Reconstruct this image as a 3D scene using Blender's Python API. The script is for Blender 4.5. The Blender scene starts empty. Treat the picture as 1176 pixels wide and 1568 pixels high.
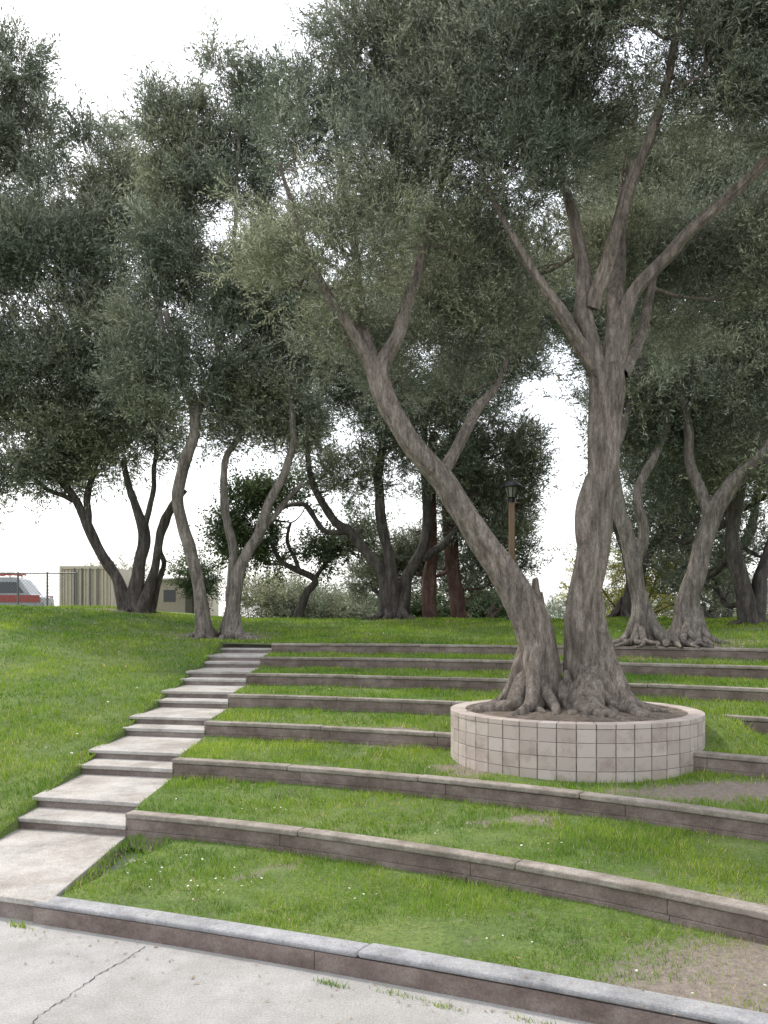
import bpy, math, random
import numpy as np
from mathutils import Vector, Matrix, noise
random.seed(7); rng=np.random.default_rng(7)
S=bpy.context.scene
COL=S.collection
# ------------------------------------------------------------------ helpers
def link(o,parent=None):
    COL.objects.link(o)
    if parent: o.parent=parent
    return o
def empty(name,loc=(0,0,0)):
    e=bpy.data.objects.new(name,None); e.location=loc; e.empty_display_size=.3
    return link(e)
def mesh_obj(name,V,F,mat=None,parent=None,smooth=False,loc=None):
    me=bpy.data.meshes.new(name); me.from_pydata([tuple(v) for v in V],[],F); me.update()
    if mat:
        for m in (mat if isinstance(mat,list) else [mat]): me.materials.append(m)
    if smooth: me.polygons.foreach_set('use_smooth',[True]*len(me.polygons))
    o=bpy.data.objects.new(name,me); link(o,parent)
    if loc: o.location=loc
    return o
def fast_mesh(name,V,nper,attrs=None,mat=None):
    n=len(V); nf=n//nper
    me=bpy.data.meshes.new(name)
    me.vertices.add(n); me.vertices.foreach_set('co',np.asarray(V,dtype=np.float32).ravel())
    me.loops.add(n); me.loops.foreach_set('vertex_index',np.arange(n,dtype=np.int32))
    me.polygons.add(nf); me.polygons.foreach_set('loop_start',np.arange(0,n,nper,dtype=np.int32))
    me.polygons.foreach_set('loop_total',np.full(nf,nper,dtype=np.int32))
    me.update(calc_edges=True); me.validate()
    if attrs:
        for k,a in attrs.items():
            at=me.attributes.new(k,'FLOAT','POINT'); at.data.foreach_set('value',np.asarray(a,dtype=np.float32))
    if mat: me.materials.append(mat)
    return me
def box(V,F,x0,x1,y0,y1,z0,z1):
    b=len(V)
    V+= [(x0,y0,z0),(x1,y0,z0),(x1,y1,z0),(x0,y1,z0),(x0,y0,z1),(x1,y0,z1),(x1,y1,z1),(x0,y1,z1)]
    F+= [(b,b+3,b+2,b+1),(b+4,b+5,b+6,b+7),(b,b+1,b+5,b+4),(b+1,b+2,b+6,b+5),(b+2,b+3,b+7,b+6),(b+3,b,b+4,b+7)]
def bevel(o,w=.01,seg=2):
    m=o.modifiers.new('bevel','BEVEL'); m.width=w; m.segments=seg; m.limit_method='ANGLE'; return o
# ------------------------------------------------------------------ materials
def nt(name):
    m=bpy.data.materials.new(name); m.use_nodes=True; t=m.node_tree
    b=t.nodes['Principled BSDF']; return m,t,b
def ramp(t,src,stops):
    r=t.nodes.new('ShaderNodeValToRGB'); cr=r.color_ramp
    while len(cr.elements)<len(stops): cr.elements.new(.5)
    for e,(p,c) in zip(cr.elements,stops):
        e.position=p; e.color=(*c,1)
    t.links.new(src,r.inputs[0]); return r.outputs[0]
def noise_n(t,scale,detail=6,rough=.6,coord='Object',stretch=None):
    tc=t.nodes.new('ShaderNodeTexCoord'); n=t.nodes.new('ShaderNodeTexNoise')
    n.inputs['Scale'].default_value=scale; n.inputs['Detail'].default_value=detail; n.inputs['Roughness'].default_value=rough
    if stretch:
        mp=t.nodes.new('ShaderNodeMapping'); mp.inputs['Scale'].default_value=stretch
        t.links.new(tc.outputs[coord],mp.inputs[0]); t.links.new(mp.outputs[0],n.inputs['Vector'])
    else: t.links.new(tc.outputs[coord],n.inputs['Vector'])
    return n.outputs[0]
def mixc(t,fac,a,b,mode='MIX'):
    m=t.nodes.new('ShaderNodeMix'); m.data_type='RGBA'; m.blend_type=mode
    if isinstance(fac,(int,float)): m.inputs[0].default_value=fac
    else: t.links.new(fac,m.inputs[0])
    for i,v in ((6,a),(7,b)):
        if isinstance(v,tuple): m.inputs[i].default_value=(*v,1)
        else: t.links.new(v,m.inputs[i])
    return m.outputs[2]
def bump(t,b,src,dist=.02,strength=.6):
    n=t.nodes.new('ShaderNodeBump'); n.inputs['Distance'].default_value=dist; n.inputs['Strength'].default_value=strength
    t.links.new(src,n.inputs['Height']); t.links.new(n.outputs[0],b.inputs['Normal'])
def stone(name,c1,c2,c3,sc=3,rough=.9,fine=60,bd=.006,stretch=None):
    m,t,b=nt(name)
    a=noise_n(t,sc,6,.65,stretch=stretch); base=ramp(t,a,[(.28,c1),(.5,c2),(.72,c3)])
    f=noise_n(t,fine,3,.7); fr=ramp(t,f,[(.3,(.72,.72,.72)),(.7,(1.15,1.15,1.15))])
    t.links.new(mixc(t,.7,base,fr,'MULTIPLY'),b.inputs['Base Color'])
    b.inputs['Roughness'].default_value=rough
    bump(t,b,f,bd,.7); return m
def plain(name,c,rough=.5,metal=0,var=.25):
    m,t,b=nt(name)
    n=noise_n(t,8,4); col=ramp(t,n,[(.3,tuple(x*(1-var) for x in c)),(.7,c)])
    t.links.new(col,b.inputs['Base Color']); b.inputs['Roughness'].default_value=rough; b.inputs['Metallic'].default_value=metal
    return m
def weathered(name,c1,c2,c3,stain,sc=3):
    m,t,b=nt(name)
    a=noise_n(t,sc,6,.7); base=ramp(t,a,[(.3,c1),(.5,c2),(.7,c3)])
    s=noise_n(t,1.1,7,.75,stretch=(1,1,2.5)); sr=ramp(t,s,[(.42,stain),(.58,(1,1,1))])
    c=mixc(t,.85,base,sr,'MULTIPLY')
    f=noise_n(t,70,3,.75); fr=ramp(t,f,[(.3,(.6,.6,.6)),(.7,(1.25,1.25,1.25))])
    t.links.new(mixc(t,.75,c,fr,'MULTIPLY'),b.inputs['Base Color']); b.inputs['Roughness'].default_value=.95
    bump(t,b,noise_n(t,28,5,.75),.015,.7); return m
M_pave=weathered('concrete_pavement',(.30,.295,.285),(.37,.36,.35),(.43,.42,.405),(.80,.79,.77),.9)
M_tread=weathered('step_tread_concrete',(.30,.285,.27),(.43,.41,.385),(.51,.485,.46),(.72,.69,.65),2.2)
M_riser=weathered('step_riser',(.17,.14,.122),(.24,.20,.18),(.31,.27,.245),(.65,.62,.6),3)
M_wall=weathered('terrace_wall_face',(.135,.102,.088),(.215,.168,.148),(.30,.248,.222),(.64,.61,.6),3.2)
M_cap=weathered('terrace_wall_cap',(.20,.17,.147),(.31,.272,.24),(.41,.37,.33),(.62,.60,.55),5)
M_kerb=weathered('kerb_cap',(.23,.23,.243),(.33,.33,.343),(.42,.415,.415),(.72,.72,.70),4)
M_dark=plain('dark_gap',(.02,.018,.016),1)
M_grout=stone('planter_grout',(.07,.06,.052),(.2,.18,.165),(.42,.39,.36),9,.95,40,.003)
def tile_mat():
    m,t,b=nt('planter_tile')
    at=t.nodes.new('ShaderNodeAttribute'); at.attribute_name='tint'
    c=ramp(t,at.outputs['Fac'],[(0,(.36,.30,.268)),(.5,(.42,.357,.32)),(1,(.475,.413,.377))])
    n=noise_n(t,4,7,.75); d=ramp(t,n,[(.34,(.62,.58,.54)),(.52,(1,1,1))])
    t.links.new(mixc(t,.7,c,d,'MULTIPLY'),b.inputs['Base Color']); b.inputs['Roughness'].default_value=.7
    bump(t,b,noise_n(t,50,4),.003,.6); return m
M_tile=tile_mat()
M_soil=stone('soil',(.06,.045,.035),(.14,.11,.085),(.23,.19,.155),9,1,70,.02)
def bark(name,c1,c2,c3,sc=9,v=.35):
    m,t,b=nt(name)
    a=noise_n(t,sc,7,.78,stretch=(1.8,1.8,v)); base=ramp(t,a,[(.36,c1),(.5,c2),(.64,c3)])
    g=noise_n(t,1.6,3); gg=ramp(t,g,[(.35,(.75,.75,.72)),(.65,(1.2,1.19,1.16))])
    f=noise_n(t,sc*5,4,.8,stretch=(1.5,1.5,.5)); ff=ramp(t,f,[(.35,(.62,.62,.62)),(.62,(1.25,1.25,1.25))])
    c=mixc(t,.85,base,gg,'MULTIPLY'); c=mixc(t,.8,c,ff,'MULTIPLY')
    t.links.new(c,b.inputs['Base Color'])
    b.inputs['Roughness'].default_value=.95
    b1=t.nodes.new('ShaderNodeBump'); b1.inputs['Distance'].default_value=.08; b1.inputs['Strength'].default_value=1
    t.links.new(a,b1.inputs['Height'])
    b2=t.nodes.new('ShaderNodeBump'); b2.inputs['Distance'].default_value=.02; b2.inputs['Strength'].default_value=.8
    t.links.new(f,b2.inputs['Height']); t.links.new(b1.outputs[0],b2.inputs['Normal']); t.links.new(b2.outputs[0],b.inputs['Normal'])
    return m
M_barkA=bark('bark_olive',(.115,.095,.08),(.265,.222,.192),(.43,.375,.335),8)
M_barkB=bark('bark_olive_weathered',(.085,.072,.063),(.205,.177,.157),(.35,.312,.28),6)
M_barkD=bark('bark_dark',(.034,.028,.026),(.092,.078,.071),(.17,.148,.136),5)
M_barkR=bark('bark_reddish',(.06,.029,.024),(.14,.077,.065),(.21,.13,.11),5)
def leafy(t,cc,trans):
    d=t.nodes.new('ShaderNodeBsdfDiffuse'); t.links.new(cc,d.inputs[0])
    tr=t.nodes.new('ShaderNodeBsdfTranslucent'); t.links.new(cc,tr.inputs[0])
    mx=t.nodes.new('ShaderNodeMixShader'); mx.inputs[0].default_value=trans
    t.links.new(d.outputs[0],mx.inputs[1]); t.links.new(tr.outputs[0],mx.inputs[2])
    t.links.new(mx.outputs[0],t.nodes['Material Output'].inputs[0])
    t.nodes.remove(t.nodes['Principled BSDF'])
def leaf_mat(name,c1,c2,c3,trans=.35):
    m,t,b=nt(name)
    at=t.nodes.new('ShaderNodeAttribute'); at.attribute_name='tint'
    oi=t.nodes.new('ShaderNodeAttribute'); oi.attribute_name='rnd'
    c=ramp(t,at.outputs['Fac'],[(0,c1),(.55,c2),(1,c3)])
    v=ramp(t,oi.outputs['Fac'],[(0,(.58,.63,.58)),(.5,(1,1,1)),(1,(1.28,1.22,1.06))])
    leafy(t,mixc(t,1,c,v,'MULTIPLY'),trans); return m
M_olive=leaf_mat('olive_leaf',(.135,.158,.115),(.24,.268,.205),(.44,.47,.39),.36)
M_broad=leaf_mat('broad_leaf',(.05,.072,.04),(.095,.13,.07),(.16,.20,.12))
M_yel=leaf_mat('yellow_leaf',(.16,.17,.03),(.32,.30,.06),(.45,.42,.12),.5)
M_blos=leaf_mat('pale_leaf',(.17,.19,.12),(.29,.31,.23),(.6,.6,.54),.4)
DIRT=[(2.9,5.2,1.3,.55),(3.9,5.5,1.0,.6),(3.45,8.55,1.0,.33),(4.6,8.1,.8,.3),(.9,9.9,.35,.2),(1.1,9.6,.3,.15),(1.8,5.0,.45,.2),(4.6,7.6,.6,.3),(.2,11.6,.4,.2),(-1.0,7.4,.25,.12),(1.3,8.3,.35,.12)]
def grass_ground():
    m,t,b=nt('grass_ground')
    a=noise_n(t,.8,6,.7); g=ramp(t,a,[(.3,(.065,.105,.024)),(.5,(.105,.16,.036)),(.7,(.165,.205,.06))])
    f=noise_n(t,30,3,.8); fr=ramp(t,f,[(.3,(.55,.55,.55)),(.7,(1.3,1.3,1.2))])
    g=mixc(t,.9,g,fr,'MULTIPLY')
    at=t.nodes.new('ShaderNodeAttribute'); at.attribute_name='dirt'
    n2=noise_n(t,3.5,5,.7)
    ad=t.nodes.new('ShaderNodeMath'); ad.operation='MULTIPLY_ADD'
    t.links.new(at.outputs['Fac'],ad.inputs[0]); ad.inputs[1].default_value=.75; t.links.new(n2,ad.inputs[2])
    k=ramp(t,ad.outputs[0],[(.60,(0,0,0)),(.78,(1,1,1))])
    dn=noise_n(t,20,5,.8); dirt=ramp(t,dn,[(.3,(.12,.097,.077)),(.7,(.27,.23,.195))])
    t.links.new(mixc(t,k,g,dirt),b.inputs['Base Color']); b.inputs['Roughness'].default_value=1
    bump(t,b,f,.03,.8); return m
M_gg=grass_ground()
def blade_mat():
    m,t,b=nt('grass_blade')
    at=t.nodes.new('ShaderNodeAttribute'); at.attribute_name='tint'
    c=ramp(t,at.outputs['Fac'],[(0,(.10,.17,.024)),(.5,(.205,.335,.042)),(.85,(.31,.445,.08)),(1,(.50,.45,.28))])
    n=noise_n(t,.55,4,.65); v=ramp(t,n,[(.36,(.62,.76,.74)),(.64,(1.3,1.15,1.0))])
    n2=noise_n(t,3.2,3,.7); v2=ramp(t,n2,[(.36,(.78,.83,.8)),(.62,(1.12,1.08,1.1))])
    cc=mixc(t,1,mixc(t,1,c,v,'MULTIPLY'),v2,'MULTIPLY'); leafy(t,cc,.35); return m
M_blade=blade_mat()
# ------------------------------------------------------------------ terrain
CX,CY=-7.3,-5.9
def R(k): return 13.4+1.815*(k-1)
def H(k): return .18+.24*(k-1)
def KO(th):
    return -.1+5.0*np.clip(np.asarray(th)-.342,0,.42)**2
XL,XR=-3.9,-2.65
def ss(t): t=np.clip(t,0,1); return t*t*(3-2*t)
def G(x,y):
    x=np.asarray(x,float); y=np.asarray(y,float)
    r=np.hypot(x-CX,y-CY)
    h=.18+(r-13.4)*(1.68/12.7)-.12*ss((x+5.5)/1.2)*(1-ss((r-25)/1.3))
    h=np.where(r<13.4,.08,h)
    up=1.86+.55*ss((r-26.1)/7)
    h=np.where(r>26.1,up,h)
    h=h-1.5*ss((r-38)/40)
    h=h+.42*ss((-4.5-x)/6)*ss((r-19)/10)*(1-ss((r-45)/30))
    h=h+.025*np.sin(x*1.3+y*.7)*ss((r-15)/3)+.02*np.sin(x*.5-y*1.1)*ss((r-15)/3)
    return h
def dirt_at(x,y):
    d=0
    for (a,b_,sx,sy) in DIRT:
        d=np.maximum(d,np.exp(-(((x-a)/sx)**2+((y-b_)/sy)**2)))
    for (a,b_,s_) in ((-4.35,22,1.1),(5.9,17.6,1.5),(-8.1,27,1.0),(.3,27,1.2)):
        d=np.maximum(d,.8*np.exp(-(((x-a)/s_)**2+((y-b_)/s_)**2)))
    return d
def sheet(name,rs,th0,th1,n,zf,mat,skirt=0):
    V=[];F=[]
    for i,r in enumerate(rs):
        a,b=th0(r),th1(r)
        for j in range(n+1):
            th=a+(b-a)*j/n; rr=r(th) if callable(r) else r
            x=CX+rr*math.sin(th); y=CY+rr*math.cos(th); V.append((x,y,float(zf(x,y,rr))))
    for i in range(len(rs)-1):
        for j in range(n):
            p=i*(n+1)+j; F.append((p,p+1,p+n+2,p+n+1))
    if skirt:
        b=len(V)
        for i in range(len(rs)):
            v=V[i*(n+1)+n]; V.append((v[0]+.002,v[1],v[2]-skirt))
        for i in range(len(rs)-1): F.append((i*(n+1)+n,b+i,b+i+1,(i+1)*(n+1)+n))
        b=len(V)
        for j in range(n+1): v=V[j]; V.append((v[0],v[1],-.1))
        for j in range(n): F.append((j,b+j,b+j+1,j+1))
    o=mesh_obj(name,V,F,mat,smooth=True)
    at=o.data.attributes.new('dirt','FLOAT','POINT')
    at.data.foreach_set('value',[float(dirt_at(v[0],v[1])) for v in V]); return o
V=[(-80,-120,0),(80,-120,0),(80,14,0),(-80,14,0)]
pv=mesh_obj('concrete_pavement',V,[(0,1,2,3)],M_pave)
hs=sheet('grass_hillside',list(np.linspace(13.45,26.3,60)),lambda r:math.radians(-88),lambda r:math.asin((XL-CX)/r),90,lambda x,y,r:G(x,y),M_gg,skirt=.6)
rs=list(np.linspace(26.3,45,60))+[48,52,57,63,70,80,95,120,160,240,400,800,2000]
sheet('ground',rs,lambda r:math.radians(-110),lambda r:math.radians(110),260,lambda x,y,r:(G(x,y)-(.04 if (r<26.6 and x>XL) else 0)),M_gg)
THR=math.radians(75)
def strip_z(k,r):
    f=(r-R(k))/(R(k+1)-R(k)); return H(k)-.035+.05*max(0,f)
terr=empty('grass_terraces')
for k in range(1,9):
    r1=R(k+1)+.02 if k<8 else 26.45
    r0=R(k)+.14
    if k==1: rr=[(lambda th,f=f: (R(1)+.14+float(KO(th)))*(1-f)+(R(2)+.02)*f) for f in np.linspace(0,1,6)]
    else: rr=list(np.linspace(r0,r1,6))
    def zf(x,y,r,k=k):
        z=strip_z(k,r) if k<8 else 1.83+.02*(r-26.2)
        z+= .008*math.sin(x*3.1+y*2.3)+.008*math.sin(x*1.7-y*4.1)
        if k==4:
            if 3.7<x<4.55: z+= .25*ss((r-R(4)-.3)/1.4)*ss((x-3.7)/.1)*ss((4.6-x)/.15)
        return z
    RR=R(k)+.14
    o=sheet('grass_strip',rr,(lambda r,RR=RR,k=k: math.asin((XR-CX)/(RR if callable(r) else r))),lambda r:THR,200,zf,M_gg); o.parent=terr
def arc_block(V,F,r0,r1,z0,z1,t0,t1,n,kf=None):
    b=len(V)
    for j in range(n+1):
        th=t0+(t1-t0)*j/n; s,c=math.sin(th),math.cos(th); ko=float(kf(th)) if kf else 0
        for (r,z) in ((r0,z0),(r0,z1),(r1,z1),(r1,z0)): V.append((CX+(r+ko)*s,CY+(r+ko)*c,z))
    for j in range(n):
        p=b+j*4
        for a in range(4):
            q=(a+1)%4; F.append((p+a,p+q,p+4+q,p+4+a))
    F.append((b,b+3,b+2,b+1)); e=b+n*4; F.append((e,e+1,e+2,e+3))
for k in range(1,9):
    W=empty('stone_kerb' if k==1 else 'terrace_retaining_wall')
    r=R(k); t0=math.asin((XR-CX-.02)/r) if k>1 else math.asin((XR-CX-.1)/r)
    seg=1.75 if k>1 else 2.6; kf=KO if k==1 else None
    spans=[(t0,THR)]
    if k==5: spans=[(t0,math.asin((3.3-CX)/r)),(math.asin((4.45-CX)/r),THR)]
    Vc=[];Fc=[];Vw=[];Fw=[];Vb=[];Fb=[]
    zb=(H(k-1) if k>1 else 0)-.12
    cap=.06 if k>1 else .05
    for (a0,a1) in spans:
        t=a0
        arc_block(Vb,Fb,r+.05,r+.13,zb,H(k)-.02,a0+.002,a1,60,kf)
        zs=[zb,H(k)-cap-.115,H(k)-cap] if k>1 else [zb,H(k)-cap]
        for ci in range(len(zs)-1):
            t=a0
            while t<a1:
                L=seg*random.uniform(.85,1.15)/r; t2=min(t+L,a1)
                g=.002/r; dr=random.uniform(-.004,.004)-(0.004 if ci==0 else 0)
                arc_block(Vw,Fw,r+.018+dr,r+.11,zs[ci]+(.0012 if ci else 0),zs[ci+1]-.0008,t+g,t2-g,7,kf)
                t=t2
        t=a0
        while t<a1:
            L=seg*random.uniform(.9,1.3)/r; t2=min(t+L,a1); g=.0025/r
            dr=random.uniform(-.005,.005); dz=random.uniform(-.005,.006)
            arc_block(Vc,Fc,r+dr,r+(.16 if k>1 else .19),H(k)-cap+max(dz,0)+.001,H(k)+dz,t+g,t2-g,8,kf)
            t=t2
    mesh_obj('core',Vb,Fb,M_dark,W)
    bevel(mesh_obj('face',Vw,Fw,M_wall,W),.005,2)
    bevel(mesh_obj('cap',Vc,Fc,M_cap if k>1 else M_kerb,W),.016 if k>1 else .022,3)
st=empty('concrete_stairs')
steps=[(R(1)-.08,.18)]
for k in range(2,9):
    steps+= [(R(k)-.02,H(k-1)+.12),(R(k)+.46,H(k))]
Vt=[];Ft=[];Vr=[];Fr=[]
def yat(r,x): return CY+math.sqrt(r*r-(x-CX)**2)
for i,(r,z) in enumerate(steps):
    r2=steps[i+1][0]+.05 if i+1<len(steps) else r+1.6
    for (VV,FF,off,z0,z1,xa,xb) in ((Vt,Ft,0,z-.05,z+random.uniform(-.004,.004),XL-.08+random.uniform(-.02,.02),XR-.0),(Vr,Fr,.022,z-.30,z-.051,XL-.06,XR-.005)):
        b=len(VV); n=6
        for j in range(n+1):
            x=xa+(xb-xa)*j/n
            VV+= [(x,yat(r+off,x),z0),(x,yat(r+off,x),z1),(x,yat(r2,x),z1),(x,yat(r2,x),z0)]
        for j in range(n):
            p=b+j*4
            for a in range(4):
                q=(a+1)%4; FF.append((p+a,p+q,p+4+q,p+4+a))
        FF.append((b,b+3,b+2,b+1)); e=b+n*4; FF.append((e,e+1,e+2,e+3))
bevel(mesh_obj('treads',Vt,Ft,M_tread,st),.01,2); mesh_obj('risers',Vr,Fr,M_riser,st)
V=[];F=[]
def ribbon(pts,w,z=.004):
    P=[]
    for (a,b_) in zip(pts[:-1],pts[1:]):
        n=10
        for i in range(n):
            f=i/n; P.append(Vector((a[0]+(b_[0]-a[0])*f,a[1]+(b_[1]-a[1])*f,z)))
    P.append(Vector((*pts[-1],z)))
    b=len(V)
    for i,p in enumerate(P):
        d=(P[min(i+1,len(P)-1)]-P[max(i-1,0)]).normalized(); nn=Vector((-d.y,d.x,0))
        j=nn*random.uniform(-.012,.012); ww=w*random.uniform(.3,1.1)
        V.append(p+j+nn*ww); V.append(p+j-nn*ww)
    for i in range(len(P)-1): F.append((b+2*i,b+2*i+1,b+2*i+3,b+2*i+2))
ribbon([(-1.75,6.15),(-1.85,5.85),(-1.95,5.6),(-2.02,5.3),(-2.1,5.05),(-2.08,4.8),(-2.15,4.4),(-2.3,3.9)],.004)
mesh_obj('pavement_crack',V,F,M_dark)
# ------------------------------------------------------------------ grass blades
def blades():
    pts=[]
    def vis(x,y): return (np.abs(x)<.53*y+1.2)&(y>2.5)
    def dens(d): return np.clip(3300*(7.0/d)**1.9,60,4200)
    for k in range(1,9):
        r0=R(k)+.15; r1=(R(k+1)-.0) if k<8 else 26.4
        n=int((r1-r0)*30*4200*.75)
        r=np.sqrt(rng.uniform(r0*r0,r1*r1,n)); th=rng.uniform(.1,THR,n)
        area=(r1*r1-r0*r0)/2*(THR-.1)
        x=CX+r*np.sin(th); y=CY+r*np.cos(th)
        d=np.hypot(x,y); ok=vis(x,y)&(x>XR+.02)
        if k==1: ok&= r>R(1)+.19+KO(th)
        ok&= rng.uniform(0,1,n)<dens(d)*area/n
        x,y,r=x[ok],y[ok],r[ok]
        f=(r-R(k))/(R(k+1)-R(k)); z=H(k)-.035+.05*np.clip(f,0,1) if k<8 else 1.83+.02*(r-26.2)
        if k==4: z=z+np.where((x>3.7)&(x<4.55),.25*ss((r-R(4)-.3)/1.4)*ss((x-3.7)/.1)*ss((4.6-x)/.15),0)
        pts.append((x,y,z))
    n=900000
    x=rng.uniform(-16,XL+.015,n); y=rng.uniform(5,24,n); r=np.hypot(x-CX,y-CY); d=np.hypot(x,y)
    ok=vis(x,y)&(r>13.5)&(r<26.4)&(rng.uniform(0,1,n)<1.15*dens(d)*(12.1*19)/n); x,y=x[ok],y[ok]; pts.append((x,y,G(x,y)))
    n=500000
    x=rng.uniform(-18,18,n); y=rng.uniform(14,34,n); r=np.hypot(x-CX,y-CY); d=np.hypot(x,y)
    ok=vis(x,y)&(r>26.4)&(r<37)&(rng.uniform(0,1,n)<1.5*dens(d)*(36*20)/n); x,y=x[ok],y[ok]; pts.append((x,y,G(x,y)))
    for (tx,ty) in ((.1,5.35),(-.35,5.5),(.9,4.98),(-2.85,6.55),(.35,5.2)):
        m=90; a=rng.normal(0,.07,m); pts.append((tx+a,ty-a*.5+rng.normal(0,.018,m),np.zeros(m)+.004))
    x=np.concatenate([p[0] for p in pts]);y=np.concatenate([p[1] for p in pts]);z=np.concatenate([p[2] for p in pts])
    nz=np.array([noise.noise(Vector((a*1.1,b_*1.1,0))) for a,b_ in zip(x,y)])
    nz2=np.array([noise.noise(Vector((a*5,b_*5,3))) for a,b_ in zip(x,y)])
    keep=(rng.uniform(0,1,len(x))>np.clip(dirt_at(x,y)*1.25+nz2*.3,0,.95))&(np.hypot(x-2.41,y-10.6)>1.6)
    keep&= rng.uniform(0,1,len(x))<np.clip(.82+nz*.7+nz2*.7,.2,1)
    x,y,z,nz,nz2=x[keep],y[keep],z[keep],nz[keep],nz2[keep]
    n=len(x); d=np.hypot(x,y); s=np.clip((d/7)**.85,.8,3.2)
    h=rng.uniform(.022,.055,n)*np.clip(s,.8,1.5)*(1+nz*.6+nz2*.6); w=rng.uniform(.0022,.004,n)*s*1.15
    a=rng.uniform(0,2*np.pi,n); la=rng.uniform(0,2*np.pi,n); ln=rng.uniform(.1,1.0,n)*h
    V=np.zeros((n,3,3))
    V[:,0]=np.stack([x-np.cos(a)*w,y-np.sin(a)*w,z-.006],1)
    V[:,1]=np.stack([x+np.cos(a)*w,y+np.sin(a)*w,z-.006],1)
    V[:,2]=np.stack([x+np.cos(la)*ln,y+np.sin(la)*ln,z+h],1)
    t=np.clip(rng.normal(.45,.2,n)+nz*.4,0,.86); t=np.where(rng.uniform(0,1,n)<.04+np.clip(nz2,0,1)*.12+dirt_at(x,y)*.3,1,t)
    tint=np.repeat(t,3)
    me=fast_mesh('grass_blades',V.reshape(-1,3),3,{'tint':tint},M_blade)
    link(bpy.data.objects.new('grass',me)); return n
print('blades',blades())
def litter():
    V=[]
    def dot(x,y,z,s):
        a=random.uniform(0,6.28)
        for i in range(4):
            aa=a+i*math.pi/2; V.append((x+math.cos(aa)*s,y+math.sin(aa)*s,z+random.uniform(-.3,.6)*s))
    for c in range(60):
        k=random.choice([1,1,2,2,3,4,5,6,7]); r=random.uniform(R(k)+.25,R(k+1)-.1); th=random.uniform(.2,1.1)
        if c<8: k=1; r=R(1)+random.uniform(.4,1.3); th=random.uniform(.36,.44)
        for q in range(random.randint(1,7)):
            rr=r+random.gauss(0,.15); tt=th+random.gauss(0,.015)
            if rr<R(k)+.2+(float(KO(tt)) if k==1 else 0) or rr>R(k+1)-.04: continue
            x=CX+rr*math.sin(tt); y=CY+rr*math.cos(tt)
            if x<XR+.1: continue
            dot(x,y,H(k)+.028,random.uniform(.006,.013))
    for c in range(620):
        x=random.uniform(-10,11); y=random.uniform(11,27); r=math.hypot(x-CX,y-CY)
        if r>26.6 or (x<XL-.2 and random.random()<.5): dot(x,y,float(G(x,y))+.05,random.uniform(.012,.024))
    me=fast_mesh('daisies',np.array(V),4,None,plain('petal_white',(.75,.74,.68),.7))
    link(bpy.data.objects.new('daisies',me))
    V.clear()
    for c in range(1300):
        k=random.choice([0,1,1,1,2,2,3,3,4])
        if k==0:
            th=random.uniform(.3,.75); r=R(1)-abs(random.gauss(0,.35))-.03+float(KO(th)); z=.006
        else:
            th=random.uniform(.3,1.0); r=random.uniform(R(k)+.02,R(k+1)-.05)+(float(KO(th))*.7 if k==1 else 0); z=H(k)+.012
        x=CX+r*math.sin(th); y=CY+r*math.cos(th)
        if x<XR+.05 and k>0: continue
        if math.hypot(x-2.41,y-10.6)<1.65: continue
        a=random.uniform(0,6.28); l=random.uniform(.012,.026); w=l*.25; c_,s_=math.cos(a),math.sin(a)
        V.extend([(x-c_*l,y-s_*l,z),(x+s_*w,y-c_*w,z+.003),(x+c_*l,y+s_*l,z+.005),(x-s_*w,y+c_*w,z+.002)])
    for c in range(420):
        a=random.uniform(0,6.28); rr=1.38*math.sqrt(random.random()); x=2.41+rr*math.cos(a); y=10.62+rr*math.sin(a); z=1.275+.062-.075*(rr/1.39)**2
        a=random.uniform(0,6.28); l=random.uniform(.015,.03); w=l*.25; c_,s_=math.cos(a),math.sin(a)
        V.extend([(x-c_*l,y-s_*l,z),(x+s_*w,y-c_*w,z+.003),(x+c_*l,y+s_*l,z+.008),(x-s_*w,y+c_*w,z+.002)])
    me=fast_mesh('fallen_leaves',np.array(V),4,None,plain('dry_leaf',(.26,.19,.12),.8))
    link(bpy.data.objects.new('fallen_leaves',me))
litter()
# ------------------------------------------------------------------ planter
PX,PY,PR=2.41,10.62,1.56
pl=empty('tiled_planter',(PX,PY,0))
V=[];F=[];tint=[]
ncol=46; z0p,z1p=.60,1.275; rows=4; zh=(z1p-z0p-.06)/rows
for c in range(ncol):
    for rw in range(rows+1):
        g=.006; gz_=.0028
        a0=2*math.pi*c/ncol+g/PR; a1=2*math.pi*(c+1)/ncol-g/PR
        zz0=z0p+rw*zh+gz_; zz1=z0p+(rw+1)*zh-gz_
        if rw==rows: zz0=z1p-.06+gz_; zz1=z1p
        ro=PR+random.uniform(-.003,.003)+(.0 if rw<rows else .003); ri=PR-.03 if rw<rows else PR-.19
        b=len(V)
        for (rr,z) in ((ro,zz0),(ro,zz1),(ri,zz1),(ri,zz0)):
            for a in (a0,a1): V.append((rr*math.cos(a),rr*math.sin(a),z))
        F+= [(b,b+1,b+3,b+2),(b+2,b+3,b+5,b+4),(b+4,b+5,b+7,b+6),(b+6,b+7,b+1,b),(b,b+2,b+4,b+6),(b+1,b+7,b+5,b+3)]
        tint+= [random.random()]*8
o=mesh_obj('tiles',V,F,M_tile,pl); at=o.data.attributes.new('tint','FLOAT','POINT'); at.data.foreach_set('value',tint); bevel(o,.004,2)
V=[];F=[];n=96
for i in range(n):
    a=2*math.pi*i/n; c,s=math.cos(a),math.sin(a)
    V+= [((PR-.012)*c,(PR-.012)*s,z0p-.1),((PR-.012)*c,(PR-.012)*s,z1p-.008),((PR-.18)*c,(PR-.18)*s,z1p-.008),((PR-.18)*c,(PR-.18)*s,z1p-.3)]
for i in range(n):
    p=i*4;q=((i+1)%n)*4
    for a in range(3): F.append((p+a,q+a,q+a+1,p+a+1))
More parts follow.
